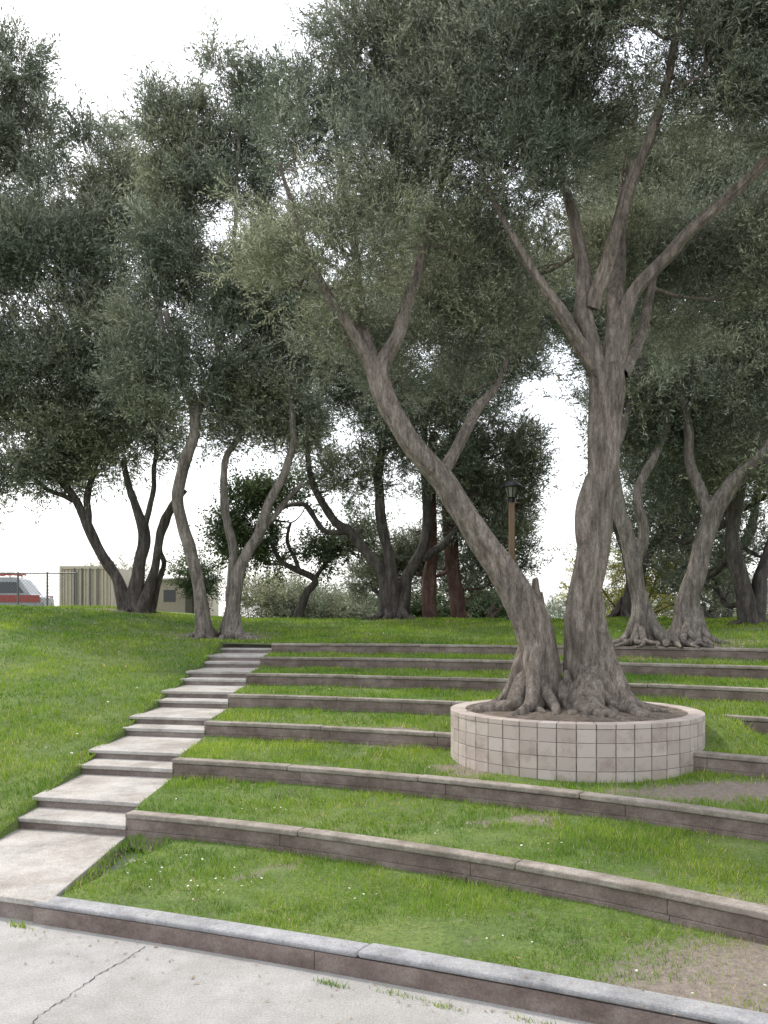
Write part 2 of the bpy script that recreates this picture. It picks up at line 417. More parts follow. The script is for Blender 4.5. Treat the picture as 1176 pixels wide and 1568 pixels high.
mesh_obj('grout_wall',V,F,M_grout,pl)
V=[(0,0,z1p+.05)];F=[]
for ri in range(1,9):
    for i in range(48):
        a=2*math.pi*i/48; rr=(PR-.17)*ri/8; V.append((rr*math.cos(a),rr*math.sin(a),z1p+.05-.075*(ri/8)**2+.02*noise.noise(Vector((rr*math.cos(a)*4,rr*math.sin(a)*4,0)))))
for i in range(48): F.append((0,1+i,1+(i+1)%48))
for ri in range(7):
    for i in range(48):
        p=1+ri*48; F.append((p+i,p+48+i,p+48+(i+1)%48,p+(i+1)%48))
mesh_obj('soil',V,F,M_soil,pl,True)
# ------------------------------------------------------------------ tubes
def catmull(P,step):
    out=[]
    n=len(P)
    for i in range(n-1):
        p0=P[max(i-1,0)];p1=P[i];p2=P[i+1];p3=P[min(i+2,n-1)]
        L=np.linalg.norm(p2[:3]-p1[:3]); m=max(2,int(L/step))
        for j in range(m):
            t=j/m
            out.append(.5*((2*p1)+(-p0+p2)*t+(2*p0-5*p1+4*p2-p3)*t*t+(-p0+3*p1-3*p2+p3)*t**3))
    out.append(P[-1]); return np.array(out)
def tube(V,F,P,ns=10,flute=0,twist=1.5,seed=0,wob=.12,jit=0,step=None):
    P=np.array(P,float); rm=P[:,3].mean()
    Q=catmull(P,step or max(rm*.8,.03))
    if jit:
        for i in range(1,len(Q)):
            v=noise.noise_vector(Vector(Q[i,:3])*1.7+Vector((seed,0,0))); Q[i,:3]+=np.array(v)*jit*min(1,i/4)
    b=len(V); N=None; L=0
    for i in range(len(Q)):
        p=Vector(Q[i,:3]); r=max(Q[i,3],.002)
        d=Vector(Q[min(i+1,len(Q)-1),:3])-Vector(Q[max(i-1,0),:3])
        if d.length<1e-6: d=Vector((0,0,1))
        d.normalize()
        if N is None: N=d.orthogonal().normalized()
        else: N=(N-d*N.dot(d)).normalized()
        B=d.cross(N)
        if i: L+= (p-Vector(Q[i-1,:3])).length
        for j in range(ns):
            a=2*math.pi*j/ns
            k=1+wob*noise.noise(Vector((math.cos(a)*1.2+seed,math.sin(a)*1.2,L*1.5/ max(r*6,.3))))*1.6
            if flute:
                k+= flute*(.5*math.cos(3*a+twist*L+seed)+.35*math.cos(7*a+twist*1.6*L+seed*2)+.22*math.cos(11*a-twist*1.2*L+seed*3)+.35*noise.noise(Vector((math.cos(a+twist*L*.3)*3,math.sin(a+twist*L*.3)*3,L*1.2+seed))))
            V.append(tuple(p+(N*math.cos(a)+B*math.sin(a))*r*k))
    m=len(Q)
    for i in range(m-1):
        for j in range(ns):
            F.append((b+i*ns+j,b+i*ns+(j+1)%ns,b+(i+1)*ns+(j+1)%ns,b+(i+1)*ns+j))
    V.append(tuple(Q[-1,:3])); e=len(V)-1
    for j in range(ns): F.append((b+(m-1)*ns+j,b+(m-1)*ns+(j+1)%ns,e))
    return Q
# ------------------------------------------------------------------ twig library
def make_twigs(name,mat,ll,lw,nl,n=4,length=.55,ns=7,align=1.0,rnd=.55):
    col=bpy.data.collections.new(name)
    for v in range(n):
        V=[];T=[]
        stems=[((0,0,0),Vector((0,0,1)),length)]
        for s in range(ns):
            z=random.uniform(.05,.75)*length; a=random.uniform(0,6.28)
            stems.append(((0,0,z),Vector((math.cos(a)*.8,math.sin(a)*.8,random.uniform(.5,1.2))).normalized(),length*random.uniform(.35,.65)))
        tot=sum(s[2] for s in stems)
        for (o,d,L) in stems:
            o=Vector(o); side=d.orthogonal().normalized(); bend=Vector((random.uniform(-1,1),random.uniform(-1,1),random.uniform(-.6,.2)))*.25*L
            m=max(3,int(nl*L/tot))
            for i in range(m):
                f=(i+.5)/m; p=o+d*L*f+bend*f*f
                ld=(d*random.uniform(.5,1.3)*align+Vector((random.gauss(0,1),random.gauss(0,1),random.gauss(0,1))).normalized()*rnd*1.4).normalized()
                w=ld.cross(Vector((random.gauss(0,1),random.gauss(0,1),random.gauss(0,1)))).normalized()
                l=ll*random.uniform(.7,1.25)*(1.1-.4*f); ww=lw*random.uniform(.8,1.2)*.5
                V+= [p,p+ld*l*.45+w*ww,p+ld*l,p+ld*l*.45-w*ww]; T+= [random.random()]*4
            e=o+d*L+bend; w=side*.0035
            V+= [o-w,o+w,e+w*.3,e-w*.3]; T+= [0,0,0,0]
        me=fast_mesh(name+'_twig',np.array([tuple(x) for x in V]),4,{'tint':T},mat)
        ob=bpy.data.objects.new(name+'_twig',me); col.objects.link(ob)
    return col
TW_O=make_twigs('olive',M_olive,.078,.0155,84)
TW_F=make_twigs('olive_far',M_olive,.098,.0215,46,ns=6)
TW_B=make_twigs('broad',M_broad,.08,.038,45,rnd=.9)
TW_Y=make_twigs('yellow',M_yel,.07,.03,45,rnd=.9)
TW_P=make_twigs('pale',M_blos,.06,.028,50,rnd=.9)
def gn(col):
    g=bpy.data.node_groups.new('scatter_'+col.name,'GeometryNodeTree')
    g.interface.new_socket('Geometry',in_out='INPUT',socket_type='NodeSocketGeometry')
    g.interface.new_socket('Geometry',in_out='OUTPUT',socket_type='NodeSocketGeometry')
    N=g.nodes; i=N.new('NodeGroupInput'); o=N.new('NodeGroupOutput')
    ip=N.new('GeometryNodeInstanceOnPoints'); ci=N.new('GeometryNodeCollectionInfo'); re=N.new('GeometryNodeRealizeInstances')
    ci.inputs['Collection'].default_value=col; ci.inputs['Separate Children'].default_value=True; ci.inputs['Reset Children'].default_value=True
    def att(n,t):
        a=N.new('GeometryNodeInputNamedAttribute'); a.data_type=t; a.inputs['Name'].default_value=n
        return [s for s in a.outputs if s.enabled and s.name=='Attribute'][0]
    L=g.links
    L.new(i.outputs[0],ip.inputs['Points']); L.new(ci.outputs[0],ip.inputs['Instance'])
    ip.inputs['Pick Instance'].default_value=True
    L.new(att('vi','INT'),ip.inputs['Instance Index']); L.new(att('rot','FLOAT_VECTOR'),ip.inputs['Rotation']); L.new(att('sc','FLOAT'),ip.inputs['Scale'])
    L.new(ip.outputs[0],re.inputs[0]); L.new(re.outputs[0],o.inputs[0]); return g
GN={c.name:gn(c) for c in (TW_O,TW_F,TW_B,TW_Y,TW_P)}
def scatter(name,P,D,SC,col,parent):
    n=len(P); me=bpy.data.meshes.new(name); me.vertices.add(n); me.vertices.foreach_set('co',np.array(P,dtype=np.float32).ravel())
    rot=np.zeros((n,3),np.float32)
    for i,d in enumerate(D):
        q=Vector(d).to_track_quat('Z','X'); q=q@Matrix.Rotation(random.uniform(0,6.28),3,'Z').to_quaternion(); rot[i]=q.to_euler()
    wp=[Vector(tuple(p))*.45 for p in P]
    rn=np.array([.5+.9*noise.noise(w) for w in wp])+rng.normal(0,.2,n)
    a=me.attributes.new('rot','FLOAT_VECTOR','POINT'); a.data.foreach_set('vector',rot.ravel())
    a=me.attributes.new('sc','FLOAT','POINT'); a.data.foreach_set('value',np.array(SC,dtype=np.float32))
    a=me.attributes.new('rnd','FLOAT','POINT'); a.data.foreach_set('value',np.clip(rn,0,1).astype(np.float32))
    a=me.attributes.new('vi','INT','POINT'); a.data.foreach_set('value',rng.integers(0,4,n).astype(np.int32))
    me.update(); o=bpy.data.objects.new(name,me); link(o,parent)
    m=o.modifiers.new('leaves','NODES'); m.node_group=GN[col.name]; return o
def tree(name,base,unit,ref,limbs,clumps,ntw,twigs=TW_F,bk=M_barkB,lsc=1.0,roots=0,rootR=60,rooth=60,ns=12,flute=.12,gap=-.12,subs=5,jit=.05,rootpts=None,down=.0,rk=1.0):
    E=empty(name,base); u=unit
    def L(p): return np.array([(p[0]-ref[0])*u,p[2],(ref[1]-p[1])*u]+([p[3]*u] if len(p)>3 else []))
    V=[];F=[];Q=[]
    for i,l in enumerate(limbs):
        q=tube(V,F,[L(p) for p in l],ns if l[0][3]*u>.05 else 8,flute if l[0][3]*u>.07 else .05,seed=i*3.7+base[0],jit=jit if i else jit*.6); Q.append(q)
    AQ=np.concatenate(Q)
    for i in range(roots):
        a=2*math.pi*(i+random.uniform(-.35,.35))/roots
        rr=rootR*u*random.uniform(.65,1.2)
        tg=min(rootpts,key=lambda t:abs((t[0]-ref[0])*u-math.cos(a)*rr*.8)+random.uniform(0,.18))
        T=L(tg); hh=T[2]*random.uniform(.7,1.35)
        k0=random.uniform(3.2,6.6)*rootR/60*.8*rk*u
        sx,sy=math.cos(a)*rr,math.sin(a)*rr
        ta=a+random.uniform(-.35,.35); ox,oy=math.cos(ta),math.sin(ta)
        tr_=T[3] if len(T)>3 else rootR*.16*u
        P=[(sx*1.05,sy*1.05,-.05,k0*.35),(sx*.82,sy*.82+random.uniform(-.06,.06),.01,k0*.85),(ox*rr*.52+T[0]*.3,oy*rr*.52,.10*hh,k0*1.25),(T[0]*.65+ox*rr*.30,oy*rr*.30,.32*hh,k0*1.55),(T[0]*.93+ox*tr_*.95,oy*tr_*.95,.66*hh,k0*1.45),(T[0]+ox*tr_*.6,oy*tr_*.6,hh,k0*.6)]
        tube(V,F,P,10,.14,seed=i*1.3,wob=.12,jit=.05 if u<.01 else .04,step=.035 if u<.01 else .07)
    CL=[]
    for c in clumps:
        x,y,w,rx,ry=c[:5]; p=L((x,y,w)); CL.append((p,np.array([rx*u,max(rx*u*.85,.6),ry*u])))
    for p,rad in CL:
        dz=AQ[:,2]-p[2]; dist=np.linalg.norm(AQ[:,:3]-p,axis=1)+np.where(dz>0,dz*1.5,0)
        c=AQ[dist.argmin()]
        r0=min(max(c[3]*.6,.012),.012+.02*np.linalg.norm(c[:3]-p))
        mid=(c[:3]*.5+p*.5)+np.array([random.uniform(-.2,.2),random.uniform(-.2,.2),-.1*np.linalg.norm(c[:3]-p)])
        tube(V,F,[(*c[:3],r0),(*mid,r0*.75),(*p,r0*.5)],7,0,seed=p[0],jit=.08)
        for s in range(subs):
            d=np.array([random.gauss(0,1),random.gauss(0,1),random.gauss(.3,.8)]); d/=np.linalg.norm(d); e=p+d*rad*random.uniform(.7,1.0)
            st_=mid+(p-mid)*random.uniform(.2,1)
            tube(V,F,[(*st_,r0*.45),(*((st_+e)/2+np.array([0,0,.05])),r0*.33),(*e,.004)],5,0,seed=s,jit=.08)
    mesh_obj('trunk',V,F,bk,E,True)
    w=np.array([ (r[0]*r[2])**.9 for _,r in CL]); w/=w.sum()
    P=[];D=[];SCL=[]; tries=0
    while len(P)<ntw and tries<ntw*6:
        tries+=1
        c,rad=CL[rng.choice(len(CL),p=w)]
        d=rng.normal(size=3); d/=np.linalg.norm(d); q=rng.uniform()**.42
        lump=1+.42*noise.noise(Vector(tuple(d*1.9+c)))+.22*noise.noise(Vector(tuple(d*6+c)))
        p=c+d*rad*q*lump
        wp=Vector((p[0]+base[0],p[1]+base[1],p[2]+base[2]))
        nv=noise.noise(wp*.75/ (u/.0083)**.5)+.6*noise.noise(wp*2.3/(u/.0083)**.5)
        if nv<gap: continue
        dd=d*.55+np.array([0,0,.6-down])+rng.normal(size=3)*.38
        P.append(p);D.append(dd);SCL.append(lsc*rng.uniform(.6,1.3))
    scatter('foliage',P,D,SCL,twigs,E)
    return E
def gz(x,y): return float(G(x,y))
# ---- A: the olive growing in the planter
A_l=[
 [(832,1078,0,30),(826,1020,0,28),(815,965,0,26),(790,905,0.0,22),(755,850,0,20),(715,790,0,18),(675,730,0,17),(635,685,0,16),(605,640,0,15),(582,590,0,16),(575,555,0,17)],
 [(905,1078,0,34),(897,1010,0,31),(890,950,0,28),(900,880,0,24),(914,800,0,22),(922,720,0,21),(928,650,0,22),(934,600,0,25),(930,560,0,25)],
 [(903,870,-.02,10),(898,815,-.06,16),(900,770,-.04,15),(912,720,0,10)],
 [(575,570,0,12),(545,520,-.2,8),(505,470,-.4,6),(470,400,-.6,4),(440,300,-.8,2)],
 [(575,565,0,13),(557,510,.1,10),(550,430,.2,7),(535,320,.3,5.5),(515,200,.3,4),(500,80,.2,2)],
 [(580,565,0,13),(608,510,0,10),(630,440,.1,8),(655,350,.2,6.5),(685,240,.3,5.5),(700,120,.3,4),(705,0,.3,2)],
 [(672,735,0,9),(700,680,.2,9),(735,610,.5,8),(775,560,.8,5),(800,480,1,4)],
 [(925,575,0,15),(885,530,-.1,11),(850,480,-.2,9),(815,430,-.2,6),(770,360,-.3,4.5),(730,280,-.3,3)],
 [(920,570,0,17),(895,500,0,15),(895,440,.1,12),(890,350,.2,9),(870,240,.3,6),(850,120,.3,4)],
 [(905,470,0,12),(930,390,-.2,9.5),(950,310,-.4,9),(975,240,-.6,7),(1000,130,-.8,5),(1010,20,-1,4)],
 [(935,570,0,19),(945,500,0,17),(948,440,.2,12),(965,340,.5,9),(985,220,.8,7),(1010,90,1,5)],
 [(948,510,0,12),(968,450,-.1,10),(1020,395,-.3,9.5),(1090,330,-.5,8.5),(1160,270,-.7,7),(1240,210,-1,5)],
 [(950,570,0,11),(985,520,.3,8),(1010,460,.6,7),(1040,360,.9,5)],
]
A_c=[(520,400,-.2,95,80),(600,330,-.3,90,80),(460,300,-.5,80,80),(540,230,0,90,80),(480,150,.2,70,75),(600,120,0,80,80),(690,210,0,90,90),(660,50,.3,90,80),(440,420,.3,70,60),
 (700,360,.6,80,80),(755,450,.8,70,70),(560,40,.3,65,60),(770,120,-.4,95,90),(790,280,-.4,90,80),(850,30,0,100,80),(880,180,.2,100,90),(960,90,-1.2,100,90),(1060,50,-.6,100,80),
 (1040,190,-1.0,105,85),(1140,150,-.9,100,90),(1180,30,0,100,90),(1130,300,.9,100,80),(1060,300,1.3,90,80),(840,370,1,80,70),(890,120,-1.3,80,60),(1230,250,-.9,100,90),(1240,400,.6,100,90),
 (760,-30,.3,110,80),(900,-60,0,110,80),(1060,-70,0,120,80),(980,340,1.4,80,70),(520,500,.6,60,45),(1210,120,-1.5,90,80),(650,470,1.2,60,60),(480,480,.9,60,55),(1090,430,1.5,80,60),(600,540,1.6,55,40),(700,540,1.6,50,40)]
ux=10.6/1280
tree('olive_tree',(2.38,10.6,1.27),ux,(875,1085),A_l,A_c,8400,TW_O,M_barkA,.86,roots=34,rootR=146,ns=36,flute=.20,gap=-.07,subs=6,rk=.82,
     rootpts=[(830,960,0,18),(820,1000,0,24),(825,930,0,16),(892,940,0,18),(895,900,0,18),(902,985,0,24),(888,1000,0,24),(905,950,0,20),(862,1035,0,20)],jit=.03)
# ---- B
uB=22/1280; xB,yB=-4.35,22
B_l=[[(325,962,-.2,15),(320,900,-.2,10),(305,830,-.2,9),(285,760,-.2,9),(290,710,-.2,9),(308,660,-.2,8),(312,610,-.2,8),(290,550,-.3,6),(270,470,-.4,4)],
 [(365,962,0,16),(370,905,0,10),(380,850,0,9),(405,805,0,8),(425,750,0,7),(450,700,0,6),(458,640,0,5),(450,560,0,4)],
 [(355,960,.3,12),(362,890,.3,7),(362,820,.3,7),(350,750,.3,6),(352,690,.3,5),(375,640,.3,4),(385,560,.3,3)],
 [(308,640,-.2,6),(335,560,0,5),(360,450,0,4),(370,330,0,3),(375,200,0,2)],
 [(312,620,-.2,6),(285,560,0,5),(255,470,0,4),(240,380,0,3)],[(405,805,0,5),(440,760,.3,4),(470,720,.5,3)]]
B_c=[(290,580,0,75,60),(360,520,0,75,65),(260,480,0,70,60),(330,420,.3,80,70),(410,440,0,80,70),(270,370,0,60,60),(350,320,0,75,70),(290,260,.3,55,55),(260,190,0,36,55),(300,170,.3,36,50),(375,210,.5,50,60),(395,110,1,38,55),(430,300,1,60,70),
 (400,600,.5,70,50),(450,540,1,80,70),(330,640,.6,55,40),(470,640,.8,45,35),(210,560,0,50,60),(345,90,0,16,20),(350,600,1.5,70,50),(250,300,1,40,50),(420,380,1.5,70,60)]
tree('olive_tree',(xB,yB,gz(xB,yB)),uB,(345,962),B_l,B_c,4700,TW_F,M_barkB,1.45,roots=18,rootR=58,ns=14,rootpts=[(325,930,-.2),(365,925,0),(357,935,.3),(368,945,0)],gap=-.12)
# ---- C
uC=27/1280; xC,yC=-8.1,27
C_l=[[(195,930,0,14),(180,880,0,9),(155,840,0,8),(135,800,0,8),(118,760,0,6),(90,720,0,5),(60,660,0,3)],
 [(205,930,0,16),(213,870,0,10),(222,810,0,9),(205,760,0,6),(190,700,0,4)],
 [(215,930,0,14),(235,880,0,7),(243,830,0,6),(250,790,0,4),(275,750,0,3)],
 [(225,928,.5,8),(245,860,.5,4),(240,830,.5,4),(255,780,.5,4),(280,740,.5,3)],
 [(140,810,0,5),(135,750,0,5),(150,680,0,4),(140,560,0,3)],[(222,810,0,5),(235,750,0,4),(240,660,0,3)],[(118,760,0,4),(70,740,0,3),(30,700,0,2)]]
C_c=[(40,680,0,80,60),(120,650,0,80,60),(200,660,0,75,60),(-30,600,0,90,90),(60,560,-1,90,80),(150,540,-1,85,75),(220,560,0,60,70),(20,430,-1,85,85),(110,420,-1,80,75),(190,430,0,65,70),
 (20,300,0,75,75),(90,300,0,70,65),(170,320,0,65,65),(40,190,0,55,70),(30,110,0,42,55),(155,240,0,50,50),(-40,200,0,70,90),(210,300,0,28,45),(70,720,0,60,30),(-40,400,0,80,100),(130,710,.5,70,30),(-20,730,0,60,35)]
tree('olive_tree',(xC,yC,gz(xC,yC)),uC,(205,930),C_l,C_c,6300,TW_F,M_barkD,1.8,roots=9,rootR=34,ns=12,rootpts=[(205,915,0)],gap=-.2)
# ---- D
uD=27/1280; xD,yD=.3,27
D_l=[[(595,945,0,14),(588,880,0,10),(560,840,0,8),(535,810,0,8),(510,790,0,6),(480,740,0,5),(470,680,0,4)],
 [(600,945,0,14),(600,870,0,9),(585,800,0,8),(580,730,0,7),(590,660,0,5),(600,560,0,3)],
 [(612,945,.3,14),(625,880,.3,9),(650,830,.3,8),(655,760,.3,7),(650,690,.3,5),(660,600,.3,3)],
 [(650,850,.3,7),(690,820,.3,6),(720,770,.4,5),(740,700,.4,4)],[(535,810,0,5),(500,810,0,4),(465,770,0,4),(420,780,0,2)]]
D_c=[(500,660,0,60,50),(570,640,0,70,60),(640,650,0,75,60),(720,620,0,75,60),(540,560,1,80,60),(640,540,1,90,70),(740,520,1,85,65),(560,450,1,90,70),(680,430,1,90,70),(800,560,1,65,60),(790,430,1,80,70),(600,340,1,80,70),(720,330,1,85,70),
 (530,730,0,50,30),(680,720,0,60,35),(610,735,.5,50,30),(760,700,.8,55,40),(815,640,.8,40,40),(490,520,0,60,60),(560,800,1.5,35,35),(640,800,2,50,45),(840,480,1,60,60),(600,850,4,40,40),(560,880,5,35,30)]
tree('olive_tree',(xD,yD,gz(xD,yD)),uD,(603,945),D_l,D_c,4900,TW_F,M_barkD,1.7,roots=10,rootR=50,ns=12,rootpts=[(597,920,0),(612,920,.3)],gap=-.17)
# ---- E
uE=30/1280; xE,yE=-3.1,30
tree('carob_tree',(xE,yE,gz(xE,yE)),uE,(455,940),
 [[(452,945,0,8),(468,900,0,6),(482,878,0,5),(460,865,0,5),(430,850,0,4),(415,820,0,3)],[(480,880,0,4),(500,850,0,3),(520,810,0,2)],[(462,868,0,3),(440,820,0,3),(445,790,0,2)]],
 [(380,790,0,45,40),(420,830,0,35,25),(370,820,0,30,25),(520,800,0,45,40),(470,760,0,40,25),(490,830,0,35,22),(400,760,0,30,20)],620,TW_B,M_barkD,1.7,gap=-.1)
# ---- F
uF=28/1280; xF,yF=2.1,28
tree('pine_tree',(xF,yF,gz(xF,yF)),uF,(690,948),
 [[(664,950,0,12),(662,900,0,10),(668,840,0,9),(665,760,0,8),(670,660,0,6)],[(712,950,.4,13),(705,900,.4,11),(698,840,.4,11),(695,770,.4,10),(700,690,.4,8),(705,600,.4,5)],[(700,800,.4,5),(730,800,.4,4),(760,800,.3,3),(800,770,0,2)]],
 [(750,790,0,60,50),(788,830,.5,32,50),(735,860,1.5,40,40),(800,760,.5,30,50),(700,760,1,70,50),(780,880,1,28,30),(660,850,3,40,40),(620,860,3,40,40),(815,700,0,22,45),(740,910,3,50,30),(790,930,3,25,18)],1450,TW_F,M_barkR,1.7,gap=-.12)
# ---- G
uG=17.6/1280; xG,yG=5.9,17.6
G_l=[[(1005,975,0,20),(1000,920,0,14),(990,860,0,12),(975,800,0,11),(962,745,0,9),(955,680,0,8),(960,600,.3,6),(975,480,.5,5)],
 [(1065,972,0,22),(1070,910,0,15),(1090,850,0,14),(1108,780,0,13),(1140,725,0,12),(1185,680,-.2,11),(1240,600,-.4,10),(1280,500,-.4,7)],
 [(990,860,.2,7),(1010,800,.3,8),(1000,740,.3,7),(1030,680,.4,6),(1060,600,.5,5)],[(1108,780,0,9),(1085,700,.3,8),(1075,620,.3,7),(1050,520,.5,5)],
 [(955,690,0,6),(985,620,.3,6),(1010,540,.5,5),(1030,430,.5,3)]]
G_c=[(1000,560,.5,80,65),(1080,540,.5,85,70),(1160,560,.3,80,70),(1010,430,.8,85,75),(1110,430,.8,85,80),(1200,460,.5,80,80),(1060,330,1,90,80),(1170,320,1,90,80),(960,330,1.2,70,70),(1250,620,0,80,70),(930,500,1,50,60),(1120,640,1,70,45),(1220,700,0,50,45),(1040,640,1,60,40),(960,640,1.2,35,40),(860,420,1.5,60,60),(1000,200,1.5,90,80),(1150,200,1,90,80)]
tree('olive_tree',(xG,yG,gz(xG,yG)),uG,(1035,972),G_l,G_c,4200,TW_F,M_barkB,1.2,roots=34,rootR=92,ns=18,flute=.18,rk=.75,rootpts=[(1003,930,0),(1010,910,0),(1068,920,0),(1075,900,0),(1060,935,0)],gap=-.12)
# ---- H
for (px,py,Yd,l1) in ((1150,965,20.5,[[(1150,970,0,17),(1135,900,0,12),(1120,840,0,11),(1130,760,0,10),(1110,680,0,7)],[(1160,970,0,15),(1165,900,0,10),(1190,800,0,9),(1180,700,0,7)]]),
                      (955,958,25,[[(955,960,0,10),(965,900,0,7),(950,830,0,7),(925,770,0,6),(915,700,0,4)],[(960,960,0,8),(985,880,0,6),(1010,830,0,6),(1030,760,0,5)]]),
                      (1075,955,26,[[(1050,958,0,11),(1060,880,0,8),(1050,800,0,8),(1060,700,0,6)],[(1090,958,0,10),(1110,880,0,8),(1150,820,0,7),(1160,740,0,5)],[(1120,958,.5,9),(1135,880,.5,7),(1128,800,.5,6),(1110,730,.5,5)]])):
    u=Yd/1280; x=(px-588)*u; y=Yd
    cl=[(px+dx,yy,random.uniform(-.5,1.5),random.uniform(60,80),random.uniform(45,65)) for dx in (-90,0,95) for yy in (720,620,520,400,290) if px+dx>905 and not(px+dx<960 and yy>600)]
    if px>1000: cl+=[(px+random.uniform(-60,60),790,2,60,40),(px+60,840,2.5,50,45),(px-20,860,4,60,45),(px+40,900,4,60,35),(px-60,800,4,50,45),(px+10,760,3,60,40)]
    tree('olive_tree',(x,y,gz(x,y)),u,(px,py),l1,cl,2350,TW_F,M_barkD,1.65,roots=8,rootR=40,ns=10,rootpts=[(px,py-25,0)],gap=-.2,subs=3)
# ---- shrubs, distant trees
def shrub(name,x,y,clumps,n,tw,sc,dz=0):
    E=empty(name,(x,y,gz(x,y)+dz)); P=[];D=[];SC=[]
    V=[];F=[]
    for (cx,cy,cz,rx,rz) in clumps:
        tube(V,F,[(cx*.3,cy*.3,-.1,.04),(cx*.7,cy*.7,cz*.5,.03),(cx,cy,cz,.015)],6)
    mesh_obj('stems',V,F,M_barkD,E,True)
    for i in range(n):
        cx,cy,cz,rx,rz=random.choice(clumps); d=rng.normal(size=3); d/=np.linalg.norm(d); q=rng.uniform()**.4
        l=1+.35*noise.noise(Vector(tuple(d*2))+Vector((cx,cy,cz)))
        P.append((cx+d[0]*rx*q*l,cy+d[1]*rx*q*l,cz+d[2]*rz*q*l)); D.append(d+rng.normal(size=3)*.6+np.array([0,0,.4])); SC.append(sc*rng.uniform(.6,1.2))
    scatter('foliage',P,D,SC,tw,E)
def mass(x0,x1,y,h,n):
    return [(random.uniform(x0,x1),random.uniform(-1,1),random.uniform(.2,h*.75),random.uniform(.5,.9)*h*.6,random.uniform(.5,.9)*h*.5) for _ in range(n)]
shrub('flowering_shrubs',-3.0,40,mass(-3.2,3.2,0,2.0,14),700,TW_P,2.0)
shrub('hedge_shrubs',.5,43,mass(-6,6,0,1.5,22),750,TW_B,2.2)
shrub('yellow_leaved_shrub',9.0,30,mass(-1.5,1.5,0,3.0,8),380,TW_Y,1.5,.2)
shrub('distant_tree',-15.5,49,[(0,0,2.9,1.6,1.0),(1.2,0,2.5,1.0,.8),(-1.3,0,2.6,1.0,.7)],160,TW_P,1.7)
shrub('small_tree',-9.6,42,[(0,0,2.4,.7,.8),(.4,0,1.7,.6,.6)],160,TW_B,1.8)
E=empty('background_trees',(0,0,0)); P=[];D=[];SC=[]
V=[];F=[]
for i in range(30):
    x=-10+i*2.6+random.uniform(-1,1)
    if x<-6 : continue
    y=random.uniform(70,90); h=random.uniform(1.6,3.4)+(1.5 if x>18 else 0)
    tube(V,F,[(x,y,gz(x,y)-.2,.2),(x,y,gz(x,y)+h*.7,.1)],6)
    for j in range(90):
        d=rng.normal(size=3); d/=np.linalg.norm(d); q=rng.uniform()**.4
        P.append((x+d[0]*2.0*q,y+d[1]*1.5*q,gz(x,y)+h*.55+d[2]*h*.5*q)); D.append(d+np.array([0,0,.4])); SC.append(rng.uniform(2.5,4.5))
mesh_obj('trunks',V,F,M_barkD,E); scatter('foliage',P,D,SC,TW_F,E)
# ------------------------------------------------------------------ street lamp
M_post=stone('lamp_post_tan',(.16,.10,.06),(.24,.16,.10),(.30,.21,.14),4,.7,60,.002,stretch=(1,1,.2))
M_blk=plain('black_metal',(.03,.03,.032),.4,.6)
M_glass=plain('lantern_glass',(.30,.29,.26),.25)
lx,ly=3.68,24.1; lz=gz(lx,ly)
lp=empty('street_lamp',(lx,ly,lz))
V=[];F=[]; box(V,F,-.085,.085,-.085,.085,-.1,3.45); bevel(mesh_obj('post',V,F,M_post,lp),.02)
def lathe(name,prof,ns,mat,par,rot=0):
    V=[];F=[]
    for (r,z) in prof:
        for i in range(ns):
            a=2*math.pi*i/ns+rot; V.append((r*math.cos(a),r*math.sin(a),z))
    for k in range(len(prof)-1):
        for i in range(ns): F.append((k*ns+i,k*ns+(i+1)%ns,(k+1)*ns+(i+1)%ns,(k+1)*ns+i))
    return mesh_obj(name,V,F,mat,par)
lathe('base_plate',[(0,0),(.17,0),(.17,.06),(.12,.1),(0,.1)],16,M_blk,lp)
lathe('collar',[(0,3.4),(.11,3.4),(.12,3.52),(.07,3.58),(0,3.58)],8,M_blk,lp)
lathe('lantern_body',[(0,3.56),(.12,3.56),(.2,3.85),(0,3.85)],8,M_glass,lp)
lathe('lantern_cap',[(0,3.84),(.31,3.84),(.31,3.88),(.21,3.98),(.06,4.06),(.03,4.14),(0,4.15)],16,M_blk,lp)
V=[];F=[]
for i in range(8):
    a=2*math.pi*i/8
    tube(V,F,[(.12*math.cos(a),.12*math.sin(a),3.56,.014),(.16*math.cos(a),.16*math.sin(a),3.7,.014),(.205*math.cos(a),.205*math.sin(a),3.85,.014)],5)
mesh_obj('frame_bars',V,F,M_blk,lp)
# ------------------------------------------------------------------ left background
M_steel=plain('galvanised_steel',(.16,.165,.17),.5,.5)
fe=empty('chain_link_fence',(0,0,0))
V=[];F=[]; fy=37; fx0,fx1=-24,-13.6
zb=gz(-16,fy); hgt=1.75
x=fx0
while x<=fx1+.1:
    tube(V,F,[(x,fy,zb-.2,.045),(x,fy,zb+hgt*.5,.045),(x,fy,zb+hgt+.05,.045)],8,wob=0); x+=1.3
tube(V,F,[(fx0,fy,zb+hgt,.03),((fx0+fx1)/2,fy,zb+hgt,.03),(fx1,fy,zb+hgt,.03)],6,wob=0)
mesh_obj('posts_and_rail',V,F,M_steel,fe,True)
V=[];F=[]; sp=.15; x=fx0-hgt
while x<fx1:
    for sgn in (1,-1):
        a=x if sgn==1 else x+hgt; b_=x+hgt if sgn==1 else x
        z0,z1=zb,zb+hgt
        if min(a,b_)>=fx0 and max(a,b_)<=fx1:
            w=.008; b=len(V); V+= [(a-w,fy+.002*sgn,z0),(a+w,fy+.002*sgn,z0),(b_+w,fy+.002*sgn,z1),(b_-w,fy+.002*sgn,z1)]; F.append((b,b+1,b+2,b+3))
    x+=sp
mesh_obj('wire_mesh',V,F,M_steel,fe)
M_beige=plain('beige_paint',(.60,.52,.43),.6,var=.15); M_white=plain('white_paint',(.75,.75,.74),.35,var=.1); M_red=plain('red_paint',(.38,.05,.04),.35)
